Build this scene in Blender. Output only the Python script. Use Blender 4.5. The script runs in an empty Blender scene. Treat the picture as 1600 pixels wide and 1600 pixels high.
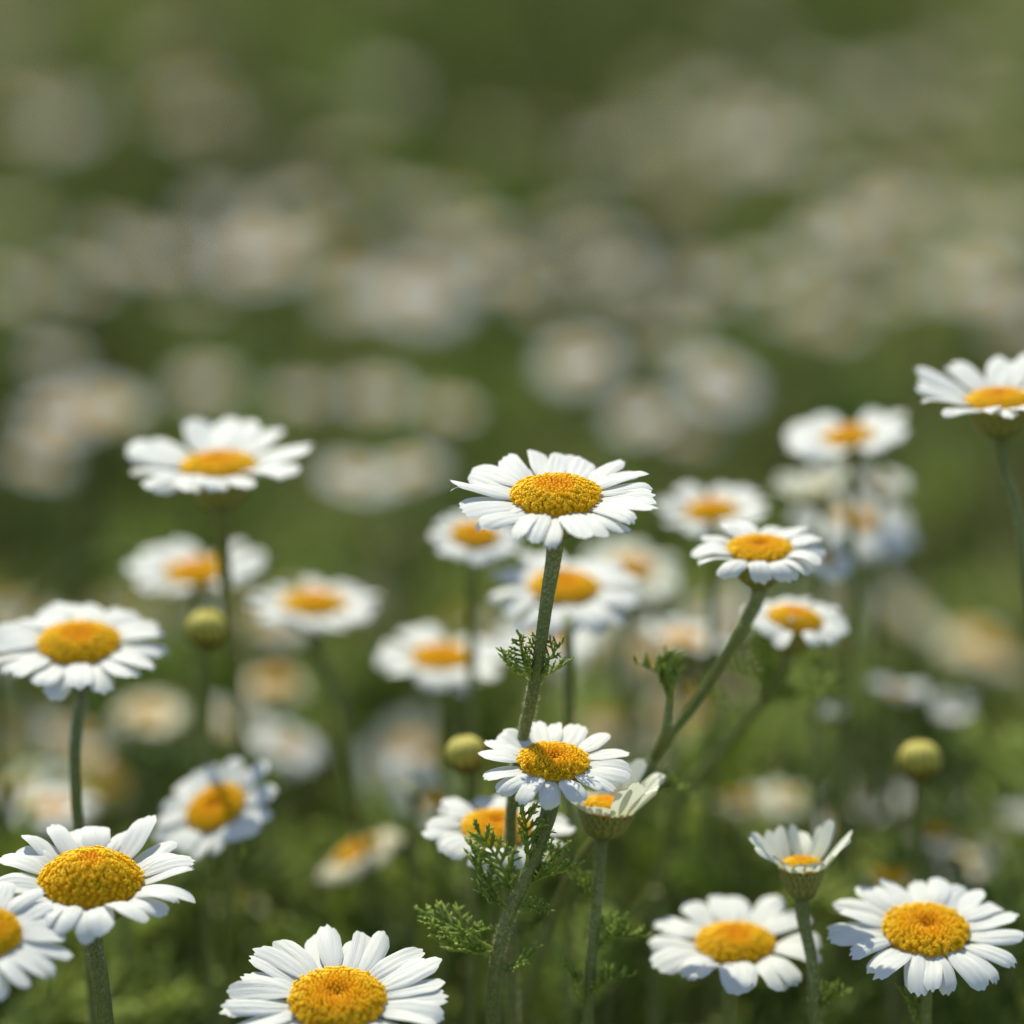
import bpy, math, random
import numpy as np
from mathutils import Vector, Matrix

S = bpy.context.scene
C = S.collection
R = math.radians
random.seed(7)
rng = np.random.default_rng(11)

# ------------------------------------------------------------------ camera, sky, sun, exposure
PITCH = R(14.0)
CAM = Vector((0, 0, 0.50))
LENS, SENSOR = 100.0, 24.0
FPX = 1600 * LENS / SENSOR
FWD = Vector((0, math.cos(PITCH), -math.sin(PITCH)))
UP = Vector((0, math.sin(PITCH), math.cos(PITCH)))
RIGHT = Vector((1, 0, 0))
cd = bpy.data.cameras.new('camera')
cam = bpy.data.objects.new('camera', cd)
C.objects.link(cam)
cam.location = CAM
cam.rotation_euler = (math.pi / 2 - PITCH, 0, 0)
cd.lens, cd.sensor_width, cd.sensor_height, cd.sensor_fit = LENS, SENSOR, SENSOR, 'HORIZONTAL'
cd.clip_start, cd.clip_end = 0.02, 500
cd.dof.use_dof = True
cd.dof.focus_distance = 0.742
cd.dof.aperture_fstop = 2.9
cd.dof.aperture_blades = 9
S.camera = cam

SUN_EL, SUN_AZ = R(54), R(-18)          # azimuth from +Y (behind the flowers) towards +X (negative: from the left)
world = bpy.data.worlds.new('World')
S.world = world
world.use_nodes = True
wn = world.node_tree.nodes
sky = wn.new('ShaderNodeTexSky')
sky.sky_type = 'NISHITA'
sky.sun_disc = False
sky.sun_elevation, sky.sun_rotation = SUN_EL, SUN_AZ
wn['Background'].inputs['Strength'].default_value = 0.15
world.node_tree.links.new(sky.outputs[0], wn['Background'].inputs[0])
sl = bpy.data.lights.new('sun', 'SUN')
sl.energy, sl.angle, sl.color = 4.8, R(0.53), (1.0, 0.965, 0.75)
so = bpy.data.objects.new('sun', sl)
C.objects.link(so)
sdir = Vector((math.sin(SUN_AZ) * math.cos(SUN_EL), math.cos(SUN_AZ) * math.cos(SUN_EL), math.sin(SUN_EL)))
so.rotation_euler = sdir.to_track_quat('Z', 'Y').to_euler()
so.location = (1, 2, 4)
S.view_settings.view_transform = 'Standard'
S.view_settings.look = 'None'
S.view_settings.exposure = 0.55
S.view_settings.gamma = 1.0
S.cycles.use_denoising = True
S.cycles.denoising_input_passes = 'RGB_ALBEDO_NORMAL'
S.cycles.denoising_prefilter = 'ACCURATE'
S.cycles.max_bounces = 8
S.cycles.transmission_bounces = 6


def at(px, py, d):
    """the point that lies d metres along the view axis behind a pixel of the 1600 px photograph"""
    return CAM + d * (FWD + (px - 800) / FPX * RIGHT + (800 - py) / FPX * UP)


def level_depth(py, h):
    """how far along the axis the ray of row py comes down to h metres under the camera"""
    return h / (math.sin(PITCH) + (py - 800) / FPX * math.cos(PITCH))


# ------------------------------------------------------------------ materials
def mat(name):
    m = bpy.data.materials.new(name)
    m.use_nodes = True
    nt = m.node_tree
    return m, nt, nt.nodes['Principled BSDF'], nt.nodes['Material Output']


def ramp(nt, stops):
    r = nt.nodes.new('ShaderNodeValToRGB')
    e = r.color_ramp.elements
    while len(e) < len(stops):
        e.new(0.5)
    for k, (p, c) in enumerate(stops):
        e[k].position, e[k].color = p, (*c, 1)
    return r


def leafy(name, stops, trans=0.3, scale=900.0, rough=0.55, attr='tint', uvbump=False, tcol=None, amp=0.35):
    """diffuse plus translucent light through a thin leaf or petal; colour varies with the vertex value 'tint'"""
    m, nt, bs, out = mat(name)
    N, L = nt.nodes.new, nt.links.new
    a = N('ShaderNodeAttribute')
    a.attribute_name = attr
    tc = N('ShaderNodeTexCoord')
    nz = N('ShaderNodeTexNoise')
    nz.inputs['Scale'].default_value = scale
    nz.inputs['Detail'].default_value = 4
    L(tc.outputs['Object'], nz.inputs['Vector'])
    mx = N('ShaderNodeMath')
    mx.operation = 'MULTIPLY_ADD'
    mx.inputs[1].default_value = amp
    L(nz.outputs['Fac'], mx.inputs[0])
    ad = N('ShaderNodeMath')
    ad.operation = 'ADD'
    ad.inputs[1].default_value = -amp / 2
    L(a.outputs['Fac'], ad.inputs[0])
    L(ad.outputs[0], mx.inputs[2])
    rp = ramp(nt, stops)
    L(mx.outputs[0], rp.inputs[0])
    L(rp.outputs[0], bs.inputs['Base Color'])
    bs.inputs['Roughness'].default_value = rough
    bs.inputs['Specular IOR Level'].default_value = 0.25
    bp = N('ShaderNodeBump')
    bp.inputs['Strength'].default_value = 0.35
    bp.inputs['Distance'].default_value = 0.0003
    if uvbump:
        uv = N('ShaderNodeUVMap')
        wv = N('ShaderNodeTexNoise')
        mp = N('ShaderNodeMapping')
        mp.inputs['Scale'].default_value = (26, 2.2, 1)
        L(uv.outputs[0], mp.inputs[0])
        L(mp.outputs[0], wv.inputs['Vector'])
        wv.inputs['Scale'].default_value = 1.0
        wv.inputs['Detail'].default_value = 3
        L(wv.outputs['Fac'], bp.inputs['Height'])
        L(wv.outputs['Fac'], mx.inputs[0])
        mx.inputs[1].default_value = 0.9
        ad.inputs[1].default_value = -0.45
        bp.inputs['Strength'].default_value = 0.5
    else:
        L(nz.outputs['Fac'], bp.inputs['Height'])
    L(bp.outputs[0], bs.inputs['Normal'])
    tr = N('ShaderNodeBsdfTranslucent')
    if tcol:
        tr.inputs[0].default_value = (*tcol, 1)
    else:
        L(rp.outputs[0], tr.inputs[0])
    ms = N('ShaderNodeMixShader')
    ms.inputs[0].default_value = trans
    L(bs.outputs[0], ms.inputs[1])
    L(tr.outputs[0], ms.inputs[2])
    L(ms.outputs[0], out.inputs['Surface'])
    return m


M = {}
M['petal'] = leafy('petal white', [(0, (0.52, 0.54, 0.34)), (0.25, (0.60, 0.605, 0.58)), (1, (0.645, 0.65, 0.64))], 0.32, 500, 0.5, uvbump=True)
M['petal_young'] = leafy('petal cream', [(0, (0.52, 0.48, 0.09)), (0.30, (0.62, 0.625, 0.47)), (1, (0.655, 0.665, 0.60))], 0.30, 500, 0.5, uvbump=True)
M['petal_old'] = leafy('petal withered', [(0, (0.42, 0.31, 0.12)), (0.5, (0.53, 0.46, 0.28)), (1, (0.61, 0.57, 0.43))], 0.25, 500, 0.6, uvbump=True)
M['disc'] = leafy('disc florets', [(0, (0.86, 0.42, 0.003)), (0.40, (0.94, 0.60, 0.006)), (1, (0.96, 0.70, 0.014))], 0.38, 1500, 0.6)
M['calyx'] = leafy('calyx bracts', [(0, (0.04, 0.036, 0.008)), (0.5, (0.125, 0.13, 0.026)), (1, (0.33, 0.30, 0.085))], 0.15, 900, 0.6)
M['bud'] = leafy('bud scales', [(0, (0.06, 0.045, 0.010)), (0.45, (0.36, 0.31, 0.04)), (1, (0.62, 0.53, 0.13))], 0.10, 700, 0.6)
M['stem'] = leafy('stem', [(0, (0.08, 0.092, 0.022)), (0.5, (0.145, 0.165, 0.042)), (1, (0.38, 0.38, 0.21))], 0.12, 1800, 0.6, amp=1.1)
M['leaf'] = leafy('feathery leaf', [(0, (0.065, 0.105, 0.017)), (0.5, (0.22, 0.31, 0.040)), (1, (0.50, 0.57, 0.14))], 0.48, 800, 0.5)
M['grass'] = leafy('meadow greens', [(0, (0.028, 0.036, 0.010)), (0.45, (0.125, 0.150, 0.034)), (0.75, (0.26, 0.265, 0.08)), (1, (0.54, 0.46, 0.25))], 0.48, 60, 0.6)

gm, gnt, gbs, gout = mat('meadow soil')
gtc = gnt.nodes.new('ShaderNodeTexCoord')
gn = gnt.nodes.new('ShaderNodeTexNoise')
gn.inputs['Scale'].default_value = 14
gn.inputs['Detail'].default_value = 8
gnt.links.new(gtc.outputs['Object'], gn.inputs['Vector'])
grp = ramp(gnt, [(0.3, (0.07, 0.08, 0.02)), (0.5, (0.12, 0.14, 0.03)), (0.7, (0.24, 0.20, 0.09))])
gnt.links.new(gn.outputs['Fac'], grp.inputs[0])
gnt.links.new(grp.outputs[0], gbs.inputs['Base Color'])
gbs.inputs['Roughness'].default_value = 0.95
gbp = gnt.nodes.new('ShaderNodeBump')
gbp.inputs['Strength'].default_value = 0.8
gnt.links.new(gn.outputs['Fac'], gbp.inputs['Height'])
gnt.links.new(gbp.outputs[0], gbs.inputs['Normal'])


# ------------------------------------------------------------------ mesh helpers
class MB:
    """collects vertices, faces and a value per vertex"""

    def __init__(s):
        s.v, s.f, s.t, s.n = [], [], [], 0

    def add(s, v, f, t=0.5):
        v = np.asarray(v, float).reshape(-1, 3)
        s.v.append(v)
        s.t.append(np.broadcast_to(np.asarray(t, float), (len(v),)))
        s.f.extend([tuple(i + s.n for i in q) for q in f])
        s.n += len(v)

    def mesh(s, name, m, smooth=True):
        me = bpy.data.meshes.new(name)
        me.from_pydata(np.concatenate(s.v).tolist(), [], s.f)
        a = me.attributes.new('tint', 'FLOAT', 'POINT')
        a.data.foreach_set('value', np.concatenate(s.t).astype(np.float32))
        if smooth:
            me.polygons.foreach_set('use_smooth', np.ones(len(me.polygons), bool))
        me.materials.append(m)
        return me


def grid_faces(nu, nv, wrap=False):
    f = []
    for j in range(nv - 1):
        for i in range(nu if wrap else nu - 1):
            a, b = j * nu + i, j * nu + (i + 1) % nu
            f.append((a, b, b + nu, a + nu))
    return f


def frame(t):
    t = np.asarray(t, float)
    t = t / (np.linalg.norm(t) + 1e-12)
    a = np.array((1.0, 0, 0)) if abs(t[0]) < 0.8 else np.array((0, 1.0, 0))
    x = np.cross(a, t)
    x /= np.linalg.norm(x)
    return x, np.cross(t, x), t


def tube(mb, pts, rad, n=8, ribs=0, depth=0.0, tint=0.5, cap=True):
    pts = np.asarray(pts, float)
    k = len(pts)
    rad = np.broadcast_to(np.asarray(rad, float), (k,))
    x, y, t = frame(pts[1] - pts[0])
    vs = []
    ang = np.arange(n) / n * 2 * math.pi
    prof = 1 + depth * np.cos(ang * ribs) if ribs else np.ones(n)
    for i in range(k):
        tt = pts[min(i + 1, k - 1)] - pts[max(i - 1, 0)]
        tt = tt / (np.linalg.norm(tt) + 1e-12)
        x = x - tt * np.dot(x, tt)
        x /= np.linalg.norm(x) + 1e-12
        y = np.cross(tt, x)
        vs.append(pts[i] + rad[i] * (np.outer(np.cos(ang) * prof, x) + np.outer(np.sin(ang) * prof, y)))
    f = grid_faces(n, k, True)
    if cap:
        f.append(tuple(range(n))[::-1])
        f.append(tuple(range((k - 1) * n, k * n)))
    mb.add(np.concatenate(vs), f, tint)


def spline(P, n):
    P = [np.asarray(p, float) for p in P]
    P = [2 * P[0] - P[1]] + P + [2 * P[-1] - P[-2]]
    out = []
    seg = len(P) - 3
    for q in range(n):
        u = q / (n - 1) * seg
        i = min(int(u), seg - 1)
        t = u - i
        a, b, c, d = P[i:i + 4]
        out.append(0.5 * (2 * b + (c - a) * t + (2 * a - 5 * b + 4 * c - d) * t * t + (3 * b - a - 3 * c + d) * t ** 3))
    return np.array(out)


def link(name, me, parent=None, mw=None):
    o = bpy.data.objects.new(name, me)
    C.objects.link(o)
    if parent is not None:
        o.parent = parent
        if mw is not None:
            o.matrix_local = Matrix.Translation(-parent.location) @ mw
        else:
            o.matrix_local = Matrix.Translation(-parent.location)
    return o


def root(name, loc, label, cat, group=None):
    o = bpy.data.objects.new(name, None)
    o.empty_display_size = 0.01
    C.objects.link(o)
    o.location = loc
    o['label'], o['category'] = label, cat
    if group:
        o['group'] = group
    return o


# ------------------------------------------------------------------ flower parts, in metres, flower axis = +Z
def petal_mesh(L, W, r0, e0=0.12, droop=0.5, p=1.6, side=0.0, twist=0.0, camber=0.10, groove=0.035, kind='petal', nu=11, nv=15, seed=0, tipcurl=0.0):
    """one petal pointing along +X from radius r0: narrow claw, two grooves, a blunt tip with small teeth"""
    r = random.Random(seed)
    mb = MB()
    teeth = r.choice((2, 3, 3))
    td = r.uniform(0.02, 0.085)
    asym = r.uniform(-0.06, 0.06)
    ph = r.uniform(-0.4, 0.4)
    wav = r.uniform(-0.05, 0.05)
    fine = 24
    ang = [e0 - droop * (k / fine) ** p - tipcurl * max(0, (k / fine - 0.75) / 0.25) ** 2 for k in range(fine + 1)]
    path = [(0.0, 0.0)]
    for k in range(fine):
        a = 0.5 * (ang[k] + ang[k + 1])
        path.append((path[-1][0] + math.cos(a) / fine, path[-1][1] + math.sin(a) / fine))
    vs, ts, uvs = [], [], []
    for j in range(nv):
        t = j / (nv - 1)
        for i in range(nu):
            u = 2 * i / (nu - 1) - 1
            tip = 1 - 0.17 * abs(u) ** 3.0 + asym * u - td * (0.5 - 0.5 * math.cos(math.pi * teeth * (u + ph * 0.3))) * (1 if abs(u) < 0.8 else 0.3)
            s = t * tip
            w = W * 0.5 * (0.36 + 0.64 * math.sin(math.pi / 2 * min(1, s / 0.48)))
            w *= 1 - 0.16 * max(0, (s - 0.7) / 0.3) ** 2
            k = min(s * fine, fine - 1e-6)
            ki = int(k)
            fr = k - ki
            x = (path[ki][0] * (1 - fr) + path[ki + 1][0] * fr) * L
            z = (path[ki][1] * (1 - fr) + path[ki + 1][1] * fr) * L
            a = ang[ki]
            y = u * w
            h = -camber * W * u * u * (0.4 + 0.6 * s) + groove * W * math.cos(3 * math.pi * u) * math.sin(math.pi * min(1, 0.12 + s * 0.8)) + wav * W * math.sin(5 * s + u)
            tw = twist * s
            y, h = y * math.cos(tw) - h * math.sin(tw), y * math.sin(tw) + h * math.cos(tw)
            vs.append((r0 + x - math.sin(a) * h, y + side * L * s * s, z + math.cos(a) * h))
            ts.append(min(1, 0.04 + 2.4 * s) * 0.62 + 0.2 * r.random() * 0.3 + 0.1)
            uvs.append((i / (nu - 1) + seed % 17, s))
    mb.add(vs, grid_faces(nu, nv), np.array(ts))
    me = mb.mesh('petal', M[kind])
    ul = me.uv_layers.new(name='UVMap')
    li = np.empty(len(me.loops), np.int32)
    me.loops.foreach_get('vertex_index', li)
    ul.data.foreach_set('uv', np.array(uvs, np.float32)[li].ravel())
    return me


def ring_shape(rows, n):
    """a closed surface of revolution from (radius, height) rows; the radius may be a list of n values"""
    a = np.arange(n) / n * 2 * math.pi
    vs = []
    for rr, z in rows:
        rr = np.broadcast_to(np.asarray(rr, float), (n,))
        vs.append(np.stack([rr * np.cos(a), rr * np.sin(a), np.full(n, z)], 1))
    f = grid_faces(n, len(rows), True) + [tuple(range((len(rows) - 1) * n, len(rows) * n))]
    return np.concatenate(vs), f


BUDF = ring_shape([(0.42, -0.6), (0.52, 0.1), (0.44, 0.45), (0.22, 0.68)], 7)
star = np.array([1.0, 0.60] * 5)
OPENF = ring_shape([(0.36, -0.7), (0.38, 0.1), (star * 0.62, 0.42), (star * 0.72, 0.50), (0.26, 0.30), (0.10, 0.15)], 10)
LOWF = ring_shape([(0.5, -0.5), (0.5, 0.2), (0.2, 0.6)], 5)


def dome(r, hd, dim):
    return hd * (1 - abs(r) ** 2.4) - dim * math.exp(-(r / 0.22) ** 2)


def disc_mesh(n=360, hd=0.36, dim=0.0, open_from=0.55, seed=0, low=False):
    """the yellow centre, radius 1: a dome carrying spiralled florets"""
    r_ = random.Random(seed)
    mb = MB()
    rows = [(0.97, -0.22)] + [(max(q, 0.02), dome(q, hd, dim) - 0.05) for q in np.linspace(0.97, 0.0, 9)]
    v, f = ring_shape(rows, 28)
    mb.add(v, f, 0.05)
    sp = 1.77 / math.sqrt(n)
    for i in range(n):
        q = math.sqrt((i + 0.5) / n)
        a = i * 2.399963 + r_.uniform(-0.05, 0.05)
        jr = q + r_.uniform(-0.12, 0.12) * sp
        z = dome(min(jr, 1), hd, dim)
        sl = (dome(min(jr + 0.03, 1), hd, dim) - dome(jr - 0.03, hd, dim)) / 0.06
        opened = q > open_from + r_.uniform(-0.08, 0.08)
        v, f = LOWF if low else (OPENF if opened else BUDF)
        sc = sp * (0.98 if opened else 0.86) * r_.uniform(0.85, 1.12)
        ln = sc * (1.2 + (r_.choice((0, 0, 0.3, 0.7)) if opened else 0.25 * r_.random()))
        v = v * np.array((sc, sc, ln)) if not opened else v * np.array((sc, sc, ln))
        tw = r_.uniform(0, 6.28)
        c, s = math.cos(tw), math.sin(tw)
        v = v @ np.array(((c, s, 0), (-s, c, 0), (0, 0, 1.0)))
        th = -math.atan(sl) * 0.9 + r_.uniform(-0.12, 0.12)
        c, s = math.cos(th), math.sin(th)
        v = v @ np.array(((c, 0, -s), (0, 1.0, 0), (s, 0, c)))      # lean outwards with the dome
        v = v + np.array((jr, 0, z))
        c, s = math.cos(a), math.sin(a)
        v = v @ np.array(((c, s, 0), (-s, c, 0), (0, 0, 1.0)))
        t = ((0.12 + 1.3 * q * q if q < 0.5 else 0.45 + 0.1 * q) if not opened else 0.72) + r_.uniform(-0.14, 0.2)
        if low:
            t = 0.8 + r_.uniform(-0.15, 0.15)
        tv = np.full(len(v), t)
        if opened and not low:
            tv[-20:] -= 0.25
        mb.add(v, f, np.clip(tv, 0, 1))
    return mb.mesh('disc', M['disc'])


def calyx_mesh(rs, H, seed=0, bulge=0.35, low=False):
    """the cup of overlapping bracts under a head of disc radius 1; rs = stem radius, H = depth"""
    r_ = random.Random(seed)
    mb = MB()
    prof = []
    for k in range(9):
        t = k / 8
        prof.append((rs + (0.99 - rs) * (t ** (1 - bulge) if t else 0), -H + (H - 0.12) * t))
    v, f = ring_shape(prof, 30)
    mb.add(v, f, 0.35)
    if not low:
        for row, (t0, t1, nb) in enumerate(((0.05, 0.55, 14), (0.25, 0.82, 19), (0.45, 1.08, 23))):
            for b in range(nb):
                a0 = (b + 0.5 * row + r_.uniform(-0.1, 0.1)) / nb * 2 * math.pi
                vs, ts = [], []
                wd = 2 * math.pi / nb * 0.62
                for j in range(6):
                    s = j / 5
                    t = t0 + (t1 - t0) * s
                    rr = rs + (0.99 - rs) * (min(t, 1) ** (1 - bulge))
                    z = -H + (H - 0.12) * t
                    for i in range(5):
                        u = i / 2 - 1
                        w = wd * math.sqrt(max(0.0, 1 - s ** 3)) if s < 1 else 0.02
                        off = 0.020 + 0.012 * (2 - row) + 0.02 * s - 0.025 * u * u
                        aa = a0 + u * w
                        vs.append(((rr + off) * math.cos(aa), (rr + off) * math.sin(aa), z))
                        ts.append(0.5 + 0.4 * abs(u) * s + 0.25 * s - 0.25 * (1 - abs(u)) * s + r_.uniform(-0.05, 0.05))
                mb.add(vs, grid_faces(5, 6), np.clip(ts, 0, 1))
    return mb.mesh('calyx', M['calyx'])


def bud_mesh(seed=0):
    """a closed round bud, radius 1, of overlapping scales with a paler top"""
    r_ = random.Random(seed)
    mb = MB()
    rows = [(0.25, -0.95)] + [(max(0.05, math.sin(th)) * (1.0), -0.95 * math.cos(th)) for th in np.linspace(0.35, 2.9, 14)]
    v, f = ring_shape(rows, 26)
    mb.add(v, f, np.clip(0.15 + 0.5 * (v[:, 2] + 0.4), 0.0, 0.9))
    for row in range(5):
        nb = (12, 15, 16, 13, 9)[row]
        for b in range(nb):
            a0 = (b + 0.5 * (row % 2) + r_.uniform(-0.12, 0.12)) / nb * 2 * math.pi
            vs, ts = [], []
            for j in range(6):
                s = j / 5
                th = 0.45 + row * 0.42 + 0.85 * s
                for i in range(5):
                    u = i / 2 - 1
                    aa = a0 + u * (2 * math.pi / nb * 0.6) * math.sqrt(max(0, 1 - s ** 2.5))
                    rr = 1.015 + 0.03 * s + 0.01 * row - 0.03 * u * u
                    vs.append((rr * math.sin(th) * math.cos(aa), rr * math.sin(th) * math.sin(aa), -0.95 * rr * math.cos(th)))
                    ts.append(0.02 + 0.17 * row + 0.25 * abs(u) * (row > 1) - 0.1 * s)
            mb.add(vs, grid_faces(5, 6), np.clip(ts, 0, 1))
    return mb.mesh('bud_head', M['bud'])


def leaf_mesh(L, seed=0, n=9, low=False, curl=0.25, tone=0.12):
    """a feathery leaf along +X: a rachis, side branches and short pointed lobes, all round-sectioned"""
    r_ = random.Random(seed)
    mb = MB()
    ns = 4 if low else 6

    def rach(s):
        return np.array((L * s, 0.06 * L * math.sin(2.2 * s + seed), L * curl * (s - 1.3 * s * s) * 0.9))
    tube(mb, [rach(s) for s in np.linspace(0, 1, 8)], np.linspace(0.030, 0.014, 8) * L, ns, tint=0.55)
    for k in range(n):
        s = 0.22 + 0.76 * k / (n - 1)
        base = rach(s)
        prof = math.sin(math.pi * (0.25 + 0.62 * (s - 0.2) / 0.8))
        for sd in ((-1, 1) if k < n - 1 else (0,)):
            ll = L * 0.31 * prof * r_.uniform(0.8, 1.15)
            an = sd * r_.uniform(0.65, 0.95)
            el = r_.uniform(-0.25, 0.65)
            d = np.array((math.cos(an) * math.cos(el), math.sin(an) * math.cos(el), math.sin(el)))
            bend = np.array((0.25 * ll, 0, 0.18 * ll))
            pp = [base + d * ll * q + bend * q * q for q in (0, 0.35, 0.7, 1)]
            tube(mb, pp, np.array((0.019, 0.025, 0.021, 0.004)) * L, ns, tint=0.5 + r_.uniform(-0.2, 0.2))
            for q, ss in ((0.32, 1), (0.45, -1), (0.62, 1), (0.75, -1)):
                b2 = base + d * ll * q + bend * q * q
                a2 = an + ss * r_.uniform(0.6, 0.9)
                e2 = el + r_.uniform(-0.3, 0.6)
                d2 = np.array((math.cos(a2) * math.cos(e2), math.sin(a2) * math.cos(e2), math.sin(e2)))
                l2 = ll * r_.uniform(0.30, 0.46)
                tube(mb, [b2, b2 + d2 * l2 * 0.5, b2 + d2 * l2], np.array((0.016, 0.022, 0.003)) * L, ns, tint=0.55 + r_.uniform(-0.25, 0.3))
    mb.t = [np.clip(t + tone, 0, 1) for t in mb.t]
    return mb.mesh('leaf', M['leaf'])


def stem_mesh(pts, r_top, r_bot, hair=0, seed=0, low=False):
    """pts from the head downwards; widened under the head, ribbed, with short pale hairs"""
    rg = np.random.default_rng(seed)
    mb = MB()
    k = len(pts)
    s = np.linspace(0, 1, k)
    ln = np.concatenate([[0], np.cumsum(np.linalg.norm(np.diff(pts, axis=0), axis=1))])
    rad = r_bot + (r_top - r_bot) * np.exp(-ln / 0.011) + 0.0003 * s
    if not low:
        rad = rad * (1 + 0.03 * np.sin(ln * 900 + seed) * np.sin(ln * 370))
    n = 6 if low else 20
    tube(mb, pts, rad, n, 0 if low else 7, 0.05, tint=np.repeat(0.45 + 0.12 * np.sin(ln * 160 + seed), n))
    if hair:
        top = min(ln[-1], 0.11)
        vs, fs, ts = [], [], []
        for h in range(hair):
            q = rg.random() * top
            i = min(max(int(np.searchsorted(ln, q)), 1), k - 1)
            fr = (q - ln[i - 1]) / (ln[i] - ln[i - 1] + 1e-12)
            p = pts[i - 1] * (1 - fr) + pts[i] * fr
            rr = rad[i - 1] * (1 - fr) + rad[i] * fr
            x, y, t = frame(pts[i] - pts[i - 1])
            a = rg.random() * 2 * math.pi
            nrm = x * math.cos(a) + y * math.sin(a)
            tg = -x * math.sin(a) + y * math.cos(a)
            l = rg.uniform(0.0003, 0.0010)
            d = nrm + t * rg.uniform(-1.0, 0.5) + tg * rg.uniform(-0.6, 0.6)
            d /= np.linalg.norm(d)
            b = p + nrm * rr * 0.96
            vs += [b - tg * 0.00004, b + tg * 0.00004, b + d * l]
            fs.append((3 * h, 3 * h + 1, 3 * h + 2))
            ts += [0.95] * 3
        mb.add(vs, fs, np.array(ts))
    return mb.mesh('stem', M['stem'])


# ------------------------------------------------------------------ shared part meshes
DISCS = [disc_mesh(420, 0.30, 0.03, 0.50, 1), disc_mesh(430, 0.25, 0.16, 0.66, 2), disc_mesh(330, 0.20, 0.22, 0.74, 3), disc_mesh(420, 0.50, 0.0, 0.25, 4)]
DISC_LOW = [disc_mesh(90, 0.28, 0.05, 0.9, 5, True), disc_mesh(80, 0.42, 0.0, 0.9, 6, True)]
CALYX = [calyx_mesh(0.26, 0.62, 1, 0.45), calyx_mesh(0.24, 0.80, 2, 0.5), calyx_mesh(0.26, 1.15, 3, 0.50)]
CALYX_LOW = calyx_mesh(0.25, 0.8, 4, 0.45, True)
BUDS = [bud_mesh(1), bud_mesh(2)]
LEAVES = [leaf_mesh(1.0, k, 7 + k % 4, False, (0.1, 0.5, -0.3, 0.8, 0.3, -0.5)[k]) for k in range(6)]
LEAF_LOW = [leaf_mesh(1.0, 20 + k, 6, True, (0.3, -0.4, 0.7)[k % 3], (-0.4, 0.1, 0.5)[k // 3]) for k in range(9)]


def head_matrix(pos, ratio, roll, size=1.0):
    """axes of a flower head seen with the given height/width ratio, rolled clockwise in the picture"""
    a = math.asin(max(-0.95, min(0.95, ratio)))
    up = UP * math.cos(roll) + RIGHT * math.sin(roll)
    n = (up * math.cos(a) - FWD * math.sin(a)).normalized()
    x = (RIGHT * math.cos(roll) - UP * math.sin(roll))
    x = (x - n * x.dot(n)).normalized()
    y = n.cross(x)
    return Matrix(((x.x, y.x, n.x, pos.x), (x.y, y.y, n.y, pos.y), (x.z, y.z, n.z, pos.z), (0, 0, 0, 1))), n


def stem_path(start, n, way, lean, npts):
    """from under the head down to the ground"""
    P = [np.array(start), np.array(start - n * 0.004)]
    P += [np.array(w) for w in way]
    last = P[-1]
    if way:
        d = P[-1] - P[-2] if len(way) > 1 else np.array((0, 0, -1.0))
        d = d / np.linalg.norm(d)
        k = 0.45 * last[2] / max(0.5, -d[2])
        g = np.array((last[0] + d[0] * k + lean[0], last[1] + d[1] * k + lean[1], 0.0))
    else:
        g = np.array((last[0] + lean[0], last[1] + lean[1], 0.0))
    mid = last * 0.5 + g * 0.5 + np.array((lean[0] * 0.25, lean[1] * 0.25, 0))
    P += [mid, g]
    # even steps along the line, then smoothed so that no step folds back
    q = spline(P, 400)
    for _ in range(235):
        q[1:-1] = 0.25 * q[:-2] + 0.5 * q[1:-1] + 0.25 * q[2:]
    arc = np.concatenate([[0], np.cumsum(np.linalg.norm(np.diff(q, axis=0), axis=1))])
    u = np.linspace(0, 1, npts) ** 1.4 * arc[-1]
    q = np.stack([np.interp(u, arc, q[:, k]) for k in range(3)], 1)
    for _ in range(2):
        q[1:-1] = 0.25 * q[:-2] + 0.5 * q[1:-1] + 0.25 * q[2:]
    return q


def put_leaf(rt, base, direction, L, tilt, seed, low=False):
    d = Vector(direction).normalized()
    zz = Vector((0, 0, 1)) if abs(d.z) < 0.9 else Vector((0, -1, 0))
    y = zz.cross(d).normalized()
    z = d.cross(y)
    rot = Matrix(((d.x, y.x, z.x), (d.y, y.y, z.y), (d.z, y.z, z.z))).to_4x4()
    mw = Matrix.Translation(base) @ rot @ Matrix.Rotation(tilt, 4, 'X') @ Matrix.Scale(L, 4)
    src = LEAF_LOW if low else LEAVES
    return link('leaf', src[seed % len(src)], rt, mw)


def random_leaves(rt, pts, count, seed, low, lo=0.25, hi=0.85, size=(0.014, 0.028)):
    r_ = random.Random(seed)
    arc = np.concatenate([[0], np.cumsum(np.linalg.norm(np.diff(pts, axis=0), axis=1))])
    for _ in range(count):
        i = int(np.searchsorted(arc, r_.uniform(lo, hi) * arc[-1]))
        a = r_.uniform(0, 2 * math.pi)
        e = r_.uniform(0.2, 1.0)
        put_leaf(rt, Vector(pts[i]), (math.cos(a) * math.cos(e), math.sin(a) * math.cos(e), math.sin(e)), r_.uniform(*size), r_.uniform(-0.6, 0.6), r_.randrange(99), low)


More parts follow.
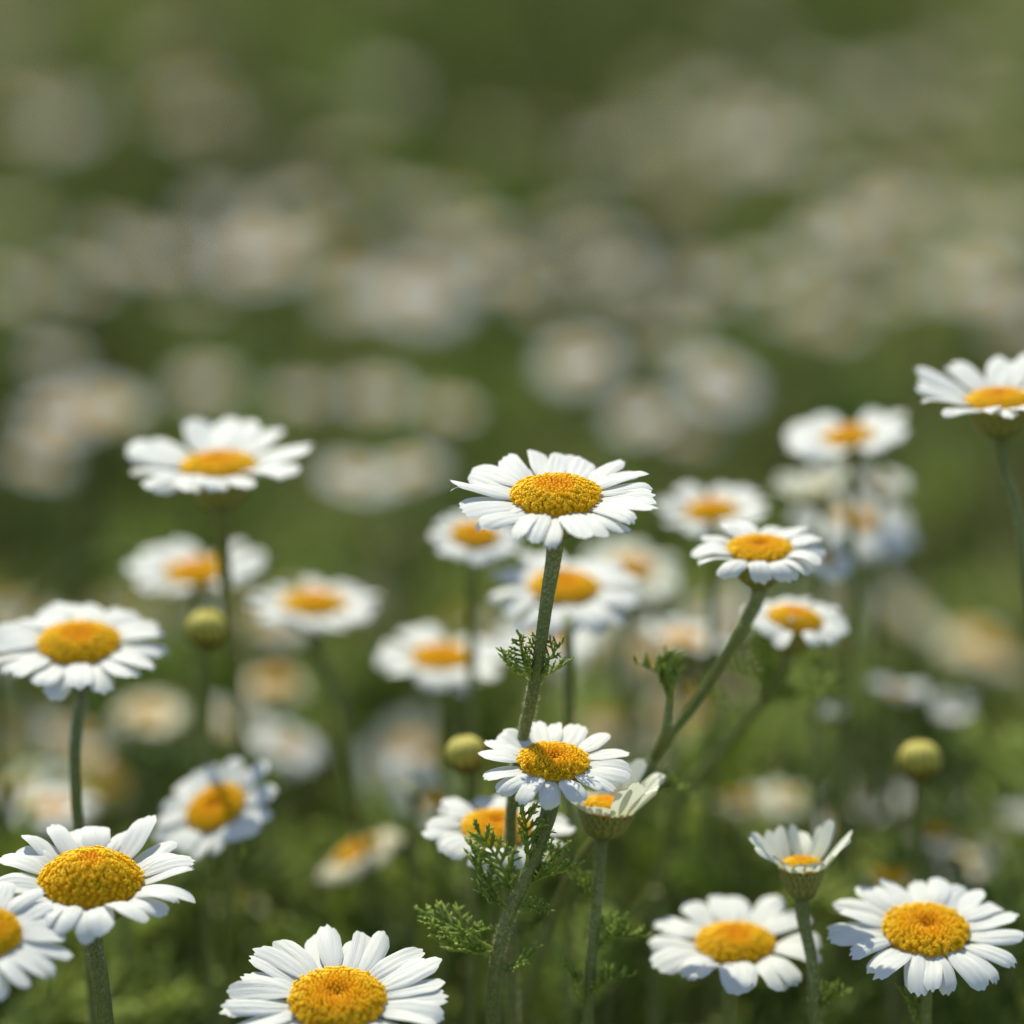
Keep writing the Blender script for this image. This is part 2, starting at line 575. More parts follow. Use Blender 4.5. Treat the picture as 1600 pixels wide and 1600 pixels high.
def daisy(label, px, py, d, wpx, ratio, roll=0, disc=0.43, N=21, e0=0.16, droop=0.45, front=0.0, jit=0.18, wid=1.0, kind='petal', dk=0,
          ck=0, way=(), lean=(0.0, 0.0), group=None, sharp=True, leaves=(), nleaf=0, seed=None, open_=None, gaps=(), phase=0.0, hair=0, tall=1.0, rtop=None, stub=None, lens=None, dz=0.0, fold=()):
    """px, py = centre of the yellow disc in the photograph, wpx = span of the petals, d = distance along the axis"""
    seed = random.randrange(10 ** 6) if seed is None else seed
    r_ = random.Random(seed)
    pos = at(px, py, d)
    span = wpx * d / FPX
    Rd = span * disc / 2
    r0 = Rd * 0.90
    Lp = (span / 2 - r0) * 1.03
    Mx, n = head_matrix(pos, ratio, R(roll))
    cs = CALYX[ck] if sharp else CALYX_LOW
    H = (0.62, 0.80, 1.15)[ck] if sharp else 0.8
    base = pos - n * (Rd * H * tall * 0.98)
    rs = (rtop or max(0.0011, Rd * 0.25)) * 0.90
    pts = stem_path(base, n, [at(*w) for w in way], lean, 46 if sharp else 18)
    rt = root('daisy', Vector(pts[-1]), label, 'daisy', group)
    link('stem', stem_mesh(pts, rs, max(0.00085, rs * 0.58), hair, seed % 1000, not sharp), rt)
    link('calyx', cs, rt, Mx @ Matrix.Diagonal((Rd, Rd, Rd * tall, 1)) @ Matrix.Rotation(r_.uniform(0, 6), 4, 'Z'))
    link('disc', (DISCS[dk] if sharp else DISC_LOW[dk % 2]), rt, Mx @ Matrix.Translation((0, 0, dz * Rd)) @ Matrix.Diagonal((*((Rd * 0.86,) * 3 if open_ else (Rd,) * 3), 1)) @ Matrix.Rotation(r_.uniform(0, 6), 4, 'Z'))
    for k in range(N):
        az = (k + phase + r_.uniform(-jit, jit)) / N * 2 * math.pi
        if any(abs((math.degrees(az) - g + 180) % 360 - 180) < 180 / N * 0.8 for g in gaps):
            continue
        fr = max(0.0, -math.sin(az))                # 1 on the side that faces the camera
        W = 2 * math.pi * (r0 + Lp * 0.55) / N * r_.uniform(1.0, 1.46) * wid
        ee, dd = e0 + r_.uniform(-0.10, 0.10), droop * r_.uniform(0.55, 1.35) + front * fr ** 1.5
        ll = Lp * r_.uniform(0.86, 1.05)
        if open_:
            ee, dd = open_ + r_.uniform(-0.16, 0.16), 0.30 * r_.uniform(-0.4, 1.2)
        if lens:
            ll *= lens(az)
        if any(abs((math.degrees(az) - g + 180) % 360 - 180) < 180 / N for g in fold):
            ee, dd, ll = 2.45, 0.35, ll * 0.45      # curled inwards over the disc
        me = petal_mesh(ll, W, r0, ee, dd, r_.uniform(1.2, 2.2), r_.uniform(-0.18, 0.18), r_.uniform(-0.45, 0.45), r_.choice((0.0, 0.04, 0.06, 0.09, 0.18)),
                        r_.uniform(0.010, 0.026), kind, 11 if sharp else 5, 15 if sharp else 7, r_.randrange(10 ** 6), r_.choice((0, 0, 0.3, 0.9)))
        o = link('petal', me, rt, Mx @ Matrix.Rotation(az, 4, 'Z') @ Matrix.Translation((0, 0, -0.10 * Rd + (k * 7 % 3) * 0.035 * Rd)))
    for (lx, ly, ang, ln, tl) in leaves:
        bp = at(lx, ly, d)
        i = int(np.argmin(np.linalg.norm(pts - np.array(bp), axis=1)))
        a = R(ang)
        dv = RIGHT * math.cos(a) + UP * math.sin(a) + FWD * r_.uniform(-0.25, 0.25)
        put_leaf(rt, Vector(pts[i]), dv, ln * d / FPX, R(tl), r_.randrange(99))
    if nleaf:
        random_leaves(rt, pts, nleaf, seed, not sharp)
    if stub:
        b = MB()
        sp = [np.array(at(*q)) for q in stub]
        i = int(np.argmin(np.linalg.norm(pts - sp[-1], axis=1)))
        sp[-1] = pts[i]
        tube(b, spline(sp, 12), np.linspace(0.0004, 0.0011, 12), 10, 5, 0.06)
        tip = sp[0]
        link('side_shoot', b.mesh('side_shoot', M['stem']), rt)
        for q in range(4):
            put_leaf(rt, Vector(tip) - UP * 0.0015 * q, RIGHT * math.cos(1.0 + 0.4 * q) + UP * 1.3 - FWD * (0.2 * q - 0.3), 0.006 + 0.0015 * q, 0.5 * q, q)
    return rt


def bud(label, px, py, d, rpx, tilt=0.2, roll=0, way=(), lean=(0, 0), group=None, nleaf=3, sharp=False):
    pos = at(px, py, d)
    rad = rpx * d / FPX
    Mx, n = head_matrix(pos, tilt, R(roll))
    pts = stem_path(pos - n * rad * 0.9, n, [at(*w) for w in way], lean, 30)
    rt = root('daisy_bud', Vector(pts[-1]), label, 'daisy bud', group)
    link('stem', stem_mesh(pts, rad * 0.24, 0.00075, 0, 3), rt)
    link('bud_head', BUDS[random.randrange(2)], rt, Mx @ Matrix.Scale(rad, 4) @ Matrix.Rotation(random.uniform(0, 6), 4, 'Z'))
    random_leaves(rt, pts, nleaf, random.randrange(9999), True)
    return rt


# ------------------------------------------------------------------ the ground
gb = MB()
xs = np.concatenate([[-300, -60, -15], np.linspace(-4, 4, 33), [15, 60, 300]])
ys = np.concatenate([[-20, -5, -1], np.linspace(0, 8, 41), [14, 30, 90, 400]])
gx, gy = np.meshgrid(xs, ys)
gz = 0.004 * np.sin(gx * 5.1 + 1) * np.sin(gy * 4.3)
gz[(abs(gx) > 4) | (gy > 8)] = 0
gb.add(np.stack([gx, gy, gz - 0.006], -1).reshape(-1, 3), grid_faces(len(xs), len(ys)), 0.5)
ground = link('ground', gb.mesh('ground', gm))
ground['kind'] = 'structure'


# ------------------------------------------------------------------ meadow greens (stuff): blades and small feathery leaves
def blades(n, y0, y1, h0, h1, w0, w1, spread, bend=1.0):
    """n bent blades rooted on the ground; returns vertices, faces and a tint per vertex"""
    y = y0 + (y1 - y0) * rng.random(n) ** 0.75
    x = (rng.random(n) * 2 - 1) * (0.10 + spread * y)
    patch = 0.5 + 0.5 * np.sin(x * 9 + 1.3 * np.sin(y * 7)) * np.sin(y * 6.1 + 0.8 * np.sin(x * 11))
    patch = np.clip(-0.35 + 1.7 * (0.5 * patch + 0.5 * (0.5 + 0.5 * np.sin(x * 41 + 2 * np.sin(y * 13)) * np.sin(y * 23 + 1.5 * np.sin(x * 29)))), 0, 1)
    h = (h0 + (h1 - h0) * rng.random(n)) * (0.58 + 0.54 * patch)
    a = rng.random(n) * 2 * math.pi
    b = h * rng.uniform(0.2, 1.0, n) * bend
    w = rng.uniform(w0, w1, n)
    fa = rng.random(n) * 2 * math.pi
    seg = 4
    V = np.empty((n, seg * 2 + 1, 3))
    for k in range(seg + 1):
        s = k / seg
        cx = x + np.cos(a) * b * s * s
        cy = y + np.sin(a) * b * s * s
        cz = h * (s - 0.18 * s * s * (b / h))
        ww = w * (1 - 0.9 * s ** 1.6) * 0.5
        if k < seg:
            V[:, 2 * k] = np.stack([cx - np.cos(fa) * ww, cy - np.sin(fa) * ww, cz], 1)
            V[:, 2 * k + 1] = np.stack([cx + np.cos(fa) * ww, cy + np.sin(fa) * ww, cz], 1)
        else:
            V[:, 2 * k] = np.stack([cx, cy, cz], 1)
    base = np.array([(2 * k, 2 * k + 1, 2 * k + 3, 2 * k + 2) for k in range(seg - 1)])
    F = (base[None] + (np.arange(n) * (seg * 2 + 1))[:, None, None]).reshape(-1, 4)
    T3 = (np.array([(2 * seg - 2, 2 * seg - 1, 2 * seg)])[None] + (np.arange(n) * (seg * 2 + 1))[:, None, None]).reshape(-1, 3)
    t = np.repeat(np.clip(0.10 + 0.55 * patch + rng.normal(0.0, 0.28, n), 0, 1), seg * 2 + 1)
    return V.reshape(-1, 3), F, T3, t


def stuff_mesh(name, V, quads, tris, t, m):
    me = bpy.data.meshes.new(name)
    nq, nt_ = len(quads), len(tris)
    me.vertices.add(len(V))
    me.vertices.foreach_set('co', V.astype(np.float32).ravel())
    lv = np.concatenate([quads.ravel(), tris.ravel()]).astype(np.int32)
    me.loops.add(len(lv))
    me.loops.foreach_set('vertex_index', lv)
    me.polygons.add(nq + nt_)
    me.polygons.foreach_set('loop_start', np.concatenate([np.arange(nq) * 4, nq * 4 + np.arange(nt_) * 3]).astype(np.int32))
    me.update(calc_edges=True)
    me.validate()
    a = me.attributes.new('tint', 'FLOAT', 'POINT')
    a.data.foreach_set('value', t.astype(np.float32))
    me.polygons.foreach_set('use_smooth', np.ones(len(me.polygons), bool))
    me.materials.append(m)
    return me


def stalks(n, y0, y1):
    V, F, T3, t = blades(n, y0, y1, 0.20, 0.27, 0.0014, 0.0028, 0.15, 0.55)
    return V, F, T3, np.clip(t + np.repeat(rng.choice((-0.2, 0.1, 0.4, 0.7), n), 9), 0, 1)


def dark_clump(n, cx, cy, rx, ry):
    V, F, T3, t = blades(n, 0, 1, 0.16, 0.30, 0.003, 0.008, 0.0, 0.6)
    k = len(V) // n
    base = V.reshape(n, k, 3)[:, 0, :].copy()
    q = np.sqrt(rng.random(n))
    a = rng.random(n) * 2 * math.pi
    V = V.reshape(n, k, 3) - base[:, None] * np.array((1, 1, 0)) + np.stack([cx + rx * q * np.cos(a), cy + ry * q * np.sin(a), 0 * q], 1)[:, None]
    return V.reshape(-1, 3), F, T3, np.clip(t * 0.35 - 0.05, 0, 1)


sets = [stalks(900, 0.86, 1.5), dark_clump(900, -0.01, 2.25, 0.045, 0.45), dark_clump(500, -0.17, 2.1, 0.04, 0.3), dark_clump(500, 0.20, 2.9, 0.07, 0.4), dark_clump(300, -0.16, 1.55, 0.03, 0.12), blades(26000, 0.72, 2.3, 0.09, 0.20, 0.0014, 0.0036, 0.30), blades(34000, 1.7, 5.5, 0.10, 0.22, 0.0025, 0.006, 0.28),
        blades(9000, 5.0, 14.0, 0.12, 0.26, 0.006, 0.014, 0.28)]
off, VV, QQ, TT, tt = 0, [], [], [], []
for V, F, T3, t in sets:
    VV.append(V), QQ.append(F + off), TT.append(T3 + off), tt.append(t)
    off += len(V)
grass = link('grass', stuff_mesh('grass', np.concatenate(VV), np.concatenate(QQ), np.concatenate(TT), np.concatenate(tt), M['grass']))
grass['kind'] = 'stuff'
grass['label'] = 'short green grass covering the meadow between the daisies'
grass['category'] = 'grass'

# feathery ground cover: many small leaves in one mesh
lv0, lq0, lt0 = [], [], []
for me in LEAF_LOW:
    v = np.empty(len(me.vertices) * 3)
    me.vertices.foreach_get('co', v)
    q = [tuple(p.vertices) for p in me.polygons if len(p.vertices) == 4]
    a = np.empty(len(me.vertices))
    me.attributes['tint'].data.foreach_get('value', a)
    lv0.append(v.reshape(-1, 3)), lq0.append(np.array(q)), lt0.append(a)
VV, QQ, tt, off = [], [], [], 0
for k in range(1900):
    y = 0.80 + 2.6 * random.random() ** 1.3
    x = random.uniform(-1, 1) * (0.06 + 0.22 * y)
    hump = 0.5 + 0.5 * math.sin(x * 23 + 1.7) * math.sin(y * 17 + x * 8)
    z = random.uniform(0.10, 0.185 + 0.045 * hump * min(1, max(0, (y - 0.85) / 0.2)))
    L = random.uniform(0.022, 0.055)
    i = k % 9
    rot = np.array((Matrix.Rotation(random.uniform(0, 6.28), 3, 'Z') @ Matrix.Rotation(-random.uniform(0.1, 1.3), 3, 'Y') @ Matrix.Rotation(random.uniform(-1, 1), 3, 'X')))
    VV.append(lv0[i] * L @ rot.T + np.array((x, y, z)))
    QQ.append(lq0[i] + off)
    off += len(lv0[i])
    tt.append(np.clip(lt0[i] + random.gauss(0.05, 0.3), 0, 1))
herb = link('feathery_undergrowth', stuff_mesh('feathery_undergrowth', np.concatenate(VV), np.concatenate(QQ), np.zeros((0, 3), int), np.concatenate(tt), M['leaf']))
herb['kind'] = 'stuff'
herb['label'] = 'feathery green foliage filling the gaps under the daisies'
herb['category'] = 'foliage'

# ------------------------------------------------------------------ the daisies in and near focus
NEAR = 'daisies in sharp focus'
daisy('large sharp white daisy at the centre on a tall straight stem', 868, 774, 0.742, 330, 0.41, 0, 0.425, 28, 0.20, 0.26, 0.42, dk=0, ck=0, tall=1.5, seed=101, wid=1.08, hair=6500, rtop=0.0018,
      way=[(853, 940, 0.742), (840, 1050, 0.744), (820, 1140, 0.75), (797, 1250, 0.757), (799, 1400, 0.765)],
      leaves=[(838, 1100, 140, 74, 20), (838, 1100, 115, 80, -20), (838, 1100, 85, 80, 0), (838, 1100, 60, 80, 30), (838, 1100, 35, 66, -30)])
daisy('small sharp daisy under the central one, sixteen short petals, dimpled yellow disc', 865, 1189, 0.744, 242, 0.44, 2, 0.455, 16, 0.16, 0.40, 0.75, dk=2, ck=1, seed=104, hair=5500, rtop=0.0019, wid=0.92,
      way=[(848, 1300, 0.744), (826, 1368, 0.745), (792, 1428, 0.747), (776, 1490, 0.75), (768, 1600, 0.755)],
      leaves=[(792, 1432, 128, 118, 20), (792, 1432, 108, 130, -20), (795, 1430, 150, 70, 0), (815, 1395, 42, 95, 10), (815, 1400, 25, 95, -30), (826, 1370, 95, 110, 30), (826, 1370, 70, 70, 0),
              (800, 1425, 5, 60, 40), (780, 1455, -170, 55, 0), (776, 1500, 165, 120, 20), (776, 1515, 150, 130, -20), (772, 1540, 30, 80, 0), (770, 1560, 140, 90, 0)])
daisy('half open cream daisy cup just behind the small sharp daisy', 948, 1262, 0.756, 150, 0.22, 8, 0.60, 19, dk=0, ck=2, wid=1.2, kind='petal_young', open_=1.02, seed=12, hair=3500, rtop=0.0013, tall=0.95, dz=0.05,
      way=[(938, 1360, 0.756), (930, 1440, 0.757), (918, 1600, 0.76)], lens=lambda a: 2.3 if math.cos(a) > 0.05 else 0.55,
      leaves=[(925, 1450, 115, 80, 0), (925, 1490, 60, 90, 20), (925, 1500, 35, 95, -20), (920, 1560, 140, 60, 0), (920, 1590, 50, 90, 0), (920, 1600, 110, 60, 0)])
daisy('large sharp daisy with domed honeycombed disc and curling petals, second from left edge at bottom', 143, 1376, 0.738, 345, 0.43, 2, 0.46, 24, 0.48, 1.0, 0.40, jit=0.3, dk=3, ck=1, seed=209, hair=6500, rtop=0.0023, wid=0.95,
      way=[(152, 1520, 0.738), (166, 1600, 0.738)])
daisy('blurred daisy cut off by the left edge, closest to the viewer', -22, 1455, 0.72, 275, 0.62, 14, 0.40, 22, 0.10, 0.35, 0.3, dk=1, ck=0, seed=20, lean=(-0.03, 0.0))
daisy('large sharp daisy cut off by the bottom edge of the frame', 527, 1562, 0.732, 357, 0.55, 0, 0.42, 30, 0.12, 0.22, 0.35, dk=1, ck=0, seed=122, wid=1.12, hair=500, lean=(0.0, 0.02))
daisy('daisy low on the right with dimpled disc and evenly spread petals', 1447, 1452, 0.756, 310, 0.50, 2, 0.43, 24, 0.16, 0.38, 0.45, dk=2, ck=0, seed=23, hair=2500, rtop=0.0019, wid=0.93,
      way=[(1444, 1600, 0.756)], leaves=[(1440, 1600, 130, 60, 0), (1440, 1615, 115, 70, 30)])
daisy('daisy with ragged petals and domed disc behind the thin stem of an open cup', 1149, 1473, 0.77, 292, 0.38, 0, 0.42, 18, 0.25, 0.45, 0.45, jit=0.35, dk=0, ck=1, seed=124, rtop=0.0019, way=[(1138, 1590, 0.77)], gaps=(20,))
daisy('half open daisy cup with upright pale petals, low on the right', 1253, 1352, 0.758, 96, 0.22, 0, 0.76, 18, wid=1.2, dk=0, ck=2, kind='petal_young', open_=0.80, seed=31, hair=2500, rtop=0.0014, tall=1.28, dz=0.05,
      way=[(1265, 1480, 0.758), (1274, 1600, 0.758)], lens=lambda a: 4.6 if math.sin(a) > -0.5 else 2.4,
      leaves=[(1270, 1580, 60, 60, 0), (1272, 1600, 40, 70, 0)])
daisy('slightly soft round daisy by the left edge on a straight stem', 123, 1004, 0.777, 282, 0.46, 0, 0.45, 22, 0.14, 0.35, 0.45, dk=0, ck=1, seed=26, tall=1.4, wid=1.1, hair=2500, rtop=0.0017, way=[(117, 1150, 0.768), (121, 1300, 0.768), (135, 1420, 0.77)])
daisy('daisy with ragged drooping petals on a slanting stem, right of the centre', 1187, 857, 0.765, 222, 0.38, 0, 0.45, 15, 0.30, 0.75, 0.7, jit=0.35, dk=2, ck=1, seed=127, rtop=0.0017, wid=0.88, tall=1.6,
      way=[(1162, 970, 0.765), (1112, 1070, 0.771), (1062, 1125, 0.772), (1010, 1200, 0.775), (930, 1322, 0.77), (860, 1430, 0.78)], stub=[(1047, 1070, 0.765), (1044, 1110, 0.765), (1040, 1145, 0.765), (1016, 1190, 0.773)], nleaf=0,
      leaves=[(970, 1260, 20, 110, 0)])
daisy('small soft daisy below the slanting stemmed daisy, two petals folded on its disc', 1242, 966, 0.79, 178, 0.38, 8, 0.48, 17, 0.18, 0.45, 0.4, dk=0, ck=1, seed=28, fold=(-95, 200), tall=1.7, rtop=0.0012,
      way=[(1222, 1062, .795), (1172, 1120, .805), (1110, 1200, .818), (1050, 1290, .83)],
      leaves=[(1200, 1090, 30, 80, 0), (1172, 1120, 150, 80, 0), (1150, 1150, 100, 110, 20), (1140, 1160, 10, 120, 0), (1110, 1200, 70, 120, 0), (1090, 1230, 20, 120, 10), (1080, 1250, 140, 100, 0)])
daisy('soft daisy on a tall dark stem, highest flower on the left', 341, 727, 0.796, 305, 0.34, -2, 0.38, 16, 0.36, 0.25, 0.5, jit=0.35, wid=0.9, dk=1, ck=1, tall=1.5, seed=129, rtop=0.0019, way=[(349, 860, .805), (360, 1000, .82), (376, 1150, .845)])
daisy('soft daisy cut off by the right edge, highest flower in the meadow', 1561, 625, 0.776, 292, 0.32, -3, 0.35, 24, 0.42, 0.25, 0.2, jit=0.3, wid=0.85, dk=1, ck=2, seed=30, rtop=0.0016, way=[(1575, 780, 0.776), (1600, 880, 0.777)])
daisy('tilted blurred daisy above the big domed one, its disc facing the viewer', 337, 1262, 0.795, 212, 0.62, -26, 0.46, 18, 0.18, 0.35, 0.1, dk=2, ck=0, seed=131, lean=(-0.01, 0.03))
daisy('blurred daisy right behind the stem of the central daisy', 881, 917, 0.808, 255, 0.44, 2, 0.43, 18, 0.14, 0.40, 0.7, dk=1, ck=0, seed=32, way=[(890, 1060, 0.795)], nleaf=4)
daisy('blurred daisy tucked behind the left petals of the central daisy', 742, 836, 0.815, 148, 0.52, 5, 0.50, 16, 0.14, 0.40, 0.5, dk=1, ck=1, seed=133, tall=1.2, nleaf=4)
daisy('blurred daisy behind the small sharp one, its disc crossed by a dark stem', 776, 1293, 0.768, 238, 0.42, 2, 0.46, 17, 0.16, 0.45, 0.6, jit=0.35, dk=1, ck=1, seed=34, gaps=(-60,), nleaf=3)
BLUR = 'blurred daisies behind the sharp ones'
daisy('blurred white daisy crossed by the tall dark stem on the left', 306, 893, 0.85, 225, 0.36, -4, 0.43, 14, 0.38, 0.4, 0.5, jit=0.45, gaps=(80, 290), dk=1, ck=1, seed=35, group=BLUR, nleaf=4)
daisy('blurred flat daisy between the tall dark stem and the centre', 491, 944, 0.843, 214, 0.32, 3, 0.48, 16, 0.2, 0.35, 0.3, jit=0.4, gaps=(120,), dk=0, ck=1, seed=36, group=BLUR, way=[(520, 1070, 0.843), (548, 1180, 0.846)], nleaf=3)
daisy('blurred wide daisy below and left of the central flower', 690, 1027, 0.836, 218, 0.40, 2, 0.42, 14, 0.25, 0.5, 0.4, jit=0.45, gaps=(75,), dk=1, ck=1, seed=37, group=BLUR, nleaf=4)
daisy('blurred daisy showing a flat disc just right of the central petals', 1112, 799, 0.833, 184, 0.42, -4, 0.44, 14, 0.38, 0.4, 0.4, jit=0.4, dk=0, ck=1, seed=38, group=BLUR, nleaf=3)
daisy('pale blurred daisy behind the right petals of the central flower', 990, 888, 0.879, 165, 0.50, 15, 0.42, 18, 0.15, 0.4, 0.3, kind='petal_young', dk=0, ck=0, seed=39, group=BLUR, nleaf=4)
daisy('blurred daisy with a squarish disc, below the one at the right edge', 1325, 682, 0.836, 200, 0.36, -8, 0.40, 13, 0.30, 0.35, 0.3, jit=0.45, gaps=(90, 270), dk=1, ck=2, seed=140, group=BLUR, nleaf=3)
daisy('half open pale blurred daisy under the squarish disc one', 1272, 765, 0.863, 110, 0.20, -12, 0.60, 13, kind='petal_young', open_=0.75, dk=0, ck=2, seed=41, group=BLUR, tall=0.9, lens=lambda a: 1.7, nleaf=3)
daisy('blurred white daisy of few petals beside the half open pale one', 1380, 752, 0.879, 90, 0.35, 12, 0.36, 12, 0.3, 0.3, 0.2, dk=0, ck=0, seed=42, group=BLUR, nleaf=2)
daisy('blurred daisy with peach orange disc and petals only on its right', 1338, 812, 0.879, 215, 0.46, 14, 0.30, 17, 0.10, 0.35, 0.3, dk=1, ck=0, seed=43, group=BLUR, gaps=(100, 121, 142, 163, 184, 205, 226), nleaf=3)
daisy('blurred white daisy behind the right petals of the slanting stemmed daisy', 1292, 872, 0.826, 95, 0.6, 20, 0.32, 14, 0.1, 0.4, 0.3, dk=0, ck=0, seed=44, group=BLUR, nleaf=2)
daisy('blurred nodding white daisy beneath the pale one right of centre', 1068, 1000, 0.859, 155, 0.26, 8, 0.42, 15, 0.50, 0.5, 0.3, dk=0, ck=2, seed=45, group=BLUR, nleaf=3)
daisy('blurred daisy with orange disc peeping behind the central stem', 858, 1000, 0.879, 175, 0.40, 0, 0.36, 15, 0.2, 0.4, 0.3, dk=1, ck=0, seed=46, group=BLUR, nleaf=2)
daisy('blurred shaggy white daisy with brown calyx near the right edge', 1405, 1085, 0.876, 112, 0.20, 10, 0.40, 14, 0.55, 0.5, 0.3, dk=0, ck=2, seed=47, group=BLUR, nleaf=4)
daisy('blurred round white blossom beside the shaggy daisy at right', 1490, 1105, 0.879, 72, 0.72, -10, 0.22, 14, 0.4, 0.5, 0.0, dk=0, ck=0, seed=48, group=BLUR, nleaf=4)
daisy('closed pale blurred flower with yellow base below the soft small daisy', 1302, 1118, 0.846, 42, 0.15, -10, 0.80, 11, kind='petal_young', open_=1.25, dk=0, ck=1, seed=49, group=BLUR, lens=lambda a: 3.2, nleaf=3)
daisy('greenish white opening flower left of the small sharp daisy', 652, 1232, 0.823, 62, 0.30, 5, 0.72, 12, kind='petal_young', open_=1.05, dk=0, ck=1, seed=50, group=BLUR, lens=lambda a: 2.6, nleaf=4)
daisy('withered tan daisy with orange disc tilted away, low left of centre', 556, 1330, 0.846, 150, 0.24, -28, 0.48, 14, 0.0, 0.9, 0.5, kind='petal_old', dk=1, ck=1, seed=51, group=BLUR, nleaf=4)
daisy('peach coloured withered flower above the daisy cut by the bottom edge', 372, 1405, 0.879, 90, 0.35, 15, 0.5, 13, 0.0, 0.9, 0.3, kind='petal_old', dk=1, ck=0, seed=52, group=BLUR, nleaf=4)
daisy('blurred white daisy with peach disc behind the stem at the left edge', 82, 1262, 0.883, 150, 0.34, -3, 0.38, 15, 0.2, 0.5, 0.4, dk=0, ck=1, seed=53, group=BLUR, nleaf=4)
daisy('blurred pinkish daisy in the gap right of the soft round one', 232, 1115, 0.925, 120, 0.45, 0, 0.4, 15, 0.2, 0.5, 0.4, kind='petal_old', dk=0, ck=0, seed=54, group=BLUR, nleaf=3)
daisy('blurred pale daisy just above the tilted blurred one', 452, 1165, 0.912, 120, 0.5, 20, 0.35, 15, 0.2, 0.5, 0.4, dk=0, ck=0, seed=55, group=BLUR, nleaf=4)
daisy('blurred tan withered flower below the flat blurred daisy', 430, 1068, 0.952, 110, 0.42, 0, 0.5, 15, 0.0, 0.8, 0.4, kind='petal_old', dk=0, ck=0, seed=56, group=BLUR, nleaf=3)
daisy('blurred withered flower with orange streaks right of the cream cup', 1158, 1248, 0.892, 95, 0.2, 5, 0.5, 13, -0.2, 0.9, 0.2, kind='petal_old', dk=1, ck=1, seed=57, group=BLUR, nleaf=4)
daisy('blurred cream flower above the half open cup at lower right', 1232, 1246, 0.899, 90, 0.5, 0, 0.4, 13, 0.1, 0.6, 0.2, kind='petal_young', dk=0, ck=0, seed=58, group=BLUR, nleaf=4)
daisy('blurred orange disc flower with tan petals hanging, at the right edge', 1462, 1300, 0.859, 95, 0.28, 10, 0.5, 13, -0.2, 0.9, 0.2, kind='petal_old', dk=1, ck=1, seed=59, group=BLUR, nleaf=4)
daisy('blurred tan daisy between the orange disc flower and the lower right daisy', 1498, 1345, 0.866, 110, 0.40, 10, 0.36, 14, 0.1, 0.6, 0.4, kind='petal_old', dk=0, ck=0, seed=60, group=BLUR, nleaf=4)
daisy('bare orange disc of a daisy that lost most petals, at lower right', 1392, 1368, 0.846, 75, 0.45, 0, 0.72, 9, -0.3, 0.8, 0.2, kind='petal_old', dk=1, ck=1, seed=61, group=BLUR, nleaf=4)
BUDG = 'closed daisy buds'
bud('round yellow green bud on a thin stem near the right edge', 1437, 1190, 0.795, 33, 0.25, group=BUDG)
bud('olive bud under the blurred daisy by the tall dark stem', 323, 985, 0.80, 32, 0.25, 5, group=BUDG)
bud('yellowish bud touching the left petals of the small sharp daisy', 728, 1180, 0.782, 31, 0.25, -10, group=BUDG)

gbm = MB()
gp = spline([np.array(at(205, 846, .86)), np.array(at(150, 858, .86)), np.array(at(100, 888, .86)), np.array(at(62, 925, .86)), np.array(at(20, 1010, .86)), np.array(at(-5, 1150, .86)), np.array((-0.105, 0.88, 0.0))], 40)
rt = root('grass_stalk', Vector(gp[-1]), 'thin dark grass stalk arching over between the left edge and the tall dark stem', 'grass stalk')
tube(gbm, gp, np.linspace(0.00025, 0.0009, 40), 8, tint=0.15)
link('stem', gbm.mesh('stem', M['stem']), rt)

# ------------------------------------------------------------------ leafy shoots without a flower
for k in range(170):
    y = 0.86 + 0.5 * random.random() if k < 60 else random.uniform(0.775, 0.90)
    x = random.uniform(-1, 1) * (0.02 + 0.135 * y)
    top = Vector((x, y, random.uniform(0.165, 0.225) if k < 60 else random.uniform(0.195, 0.230) - 0.12 * max(0, y - 0.82)))
    pts = stem_path(top, Vector((random.uniform(-.3, .3), random.uniform(-.3, .3), 1)).normalized(), [], (random.uniform(-.05, .05), random.uniform(-.05, .05)), 20)
    rt = root('daisy_shoot', Vector(pts[-1]), 'blurred leafy shoot without a flower among the daisy stems', 'plant', 'leafy shoots without flowers')
    link('stem', stem_mesh(pts, 0.0009, 0.0012, 0, k, True), rt)
    random_leaves(rt, pts, 6, k + 500, True, 0.0, 0.5, (0.020, 0.040))

# ------------------------------------------------------------------ withered heads low among the stems
def withered():
    for k in range(84):
        y = 0.86 + 0.46 * random.random()
        x = random.uniform(-1, 1) * (0.01 + 0.13 * y)
        far_daisy(Vector((x, y, min(random.uniform(0.18, 0.232), 0.5 - 0.275 * y))), random.uniform(.008, .0145), 'small ageing daisy head low among the green stems, blurred', random.uniform(-.1, .5), random.uniform(-.9, .9),
                  random.choice((4, 4, 5, 0, 3)), random.randrange(2), 'small ageing heads low among the stems')


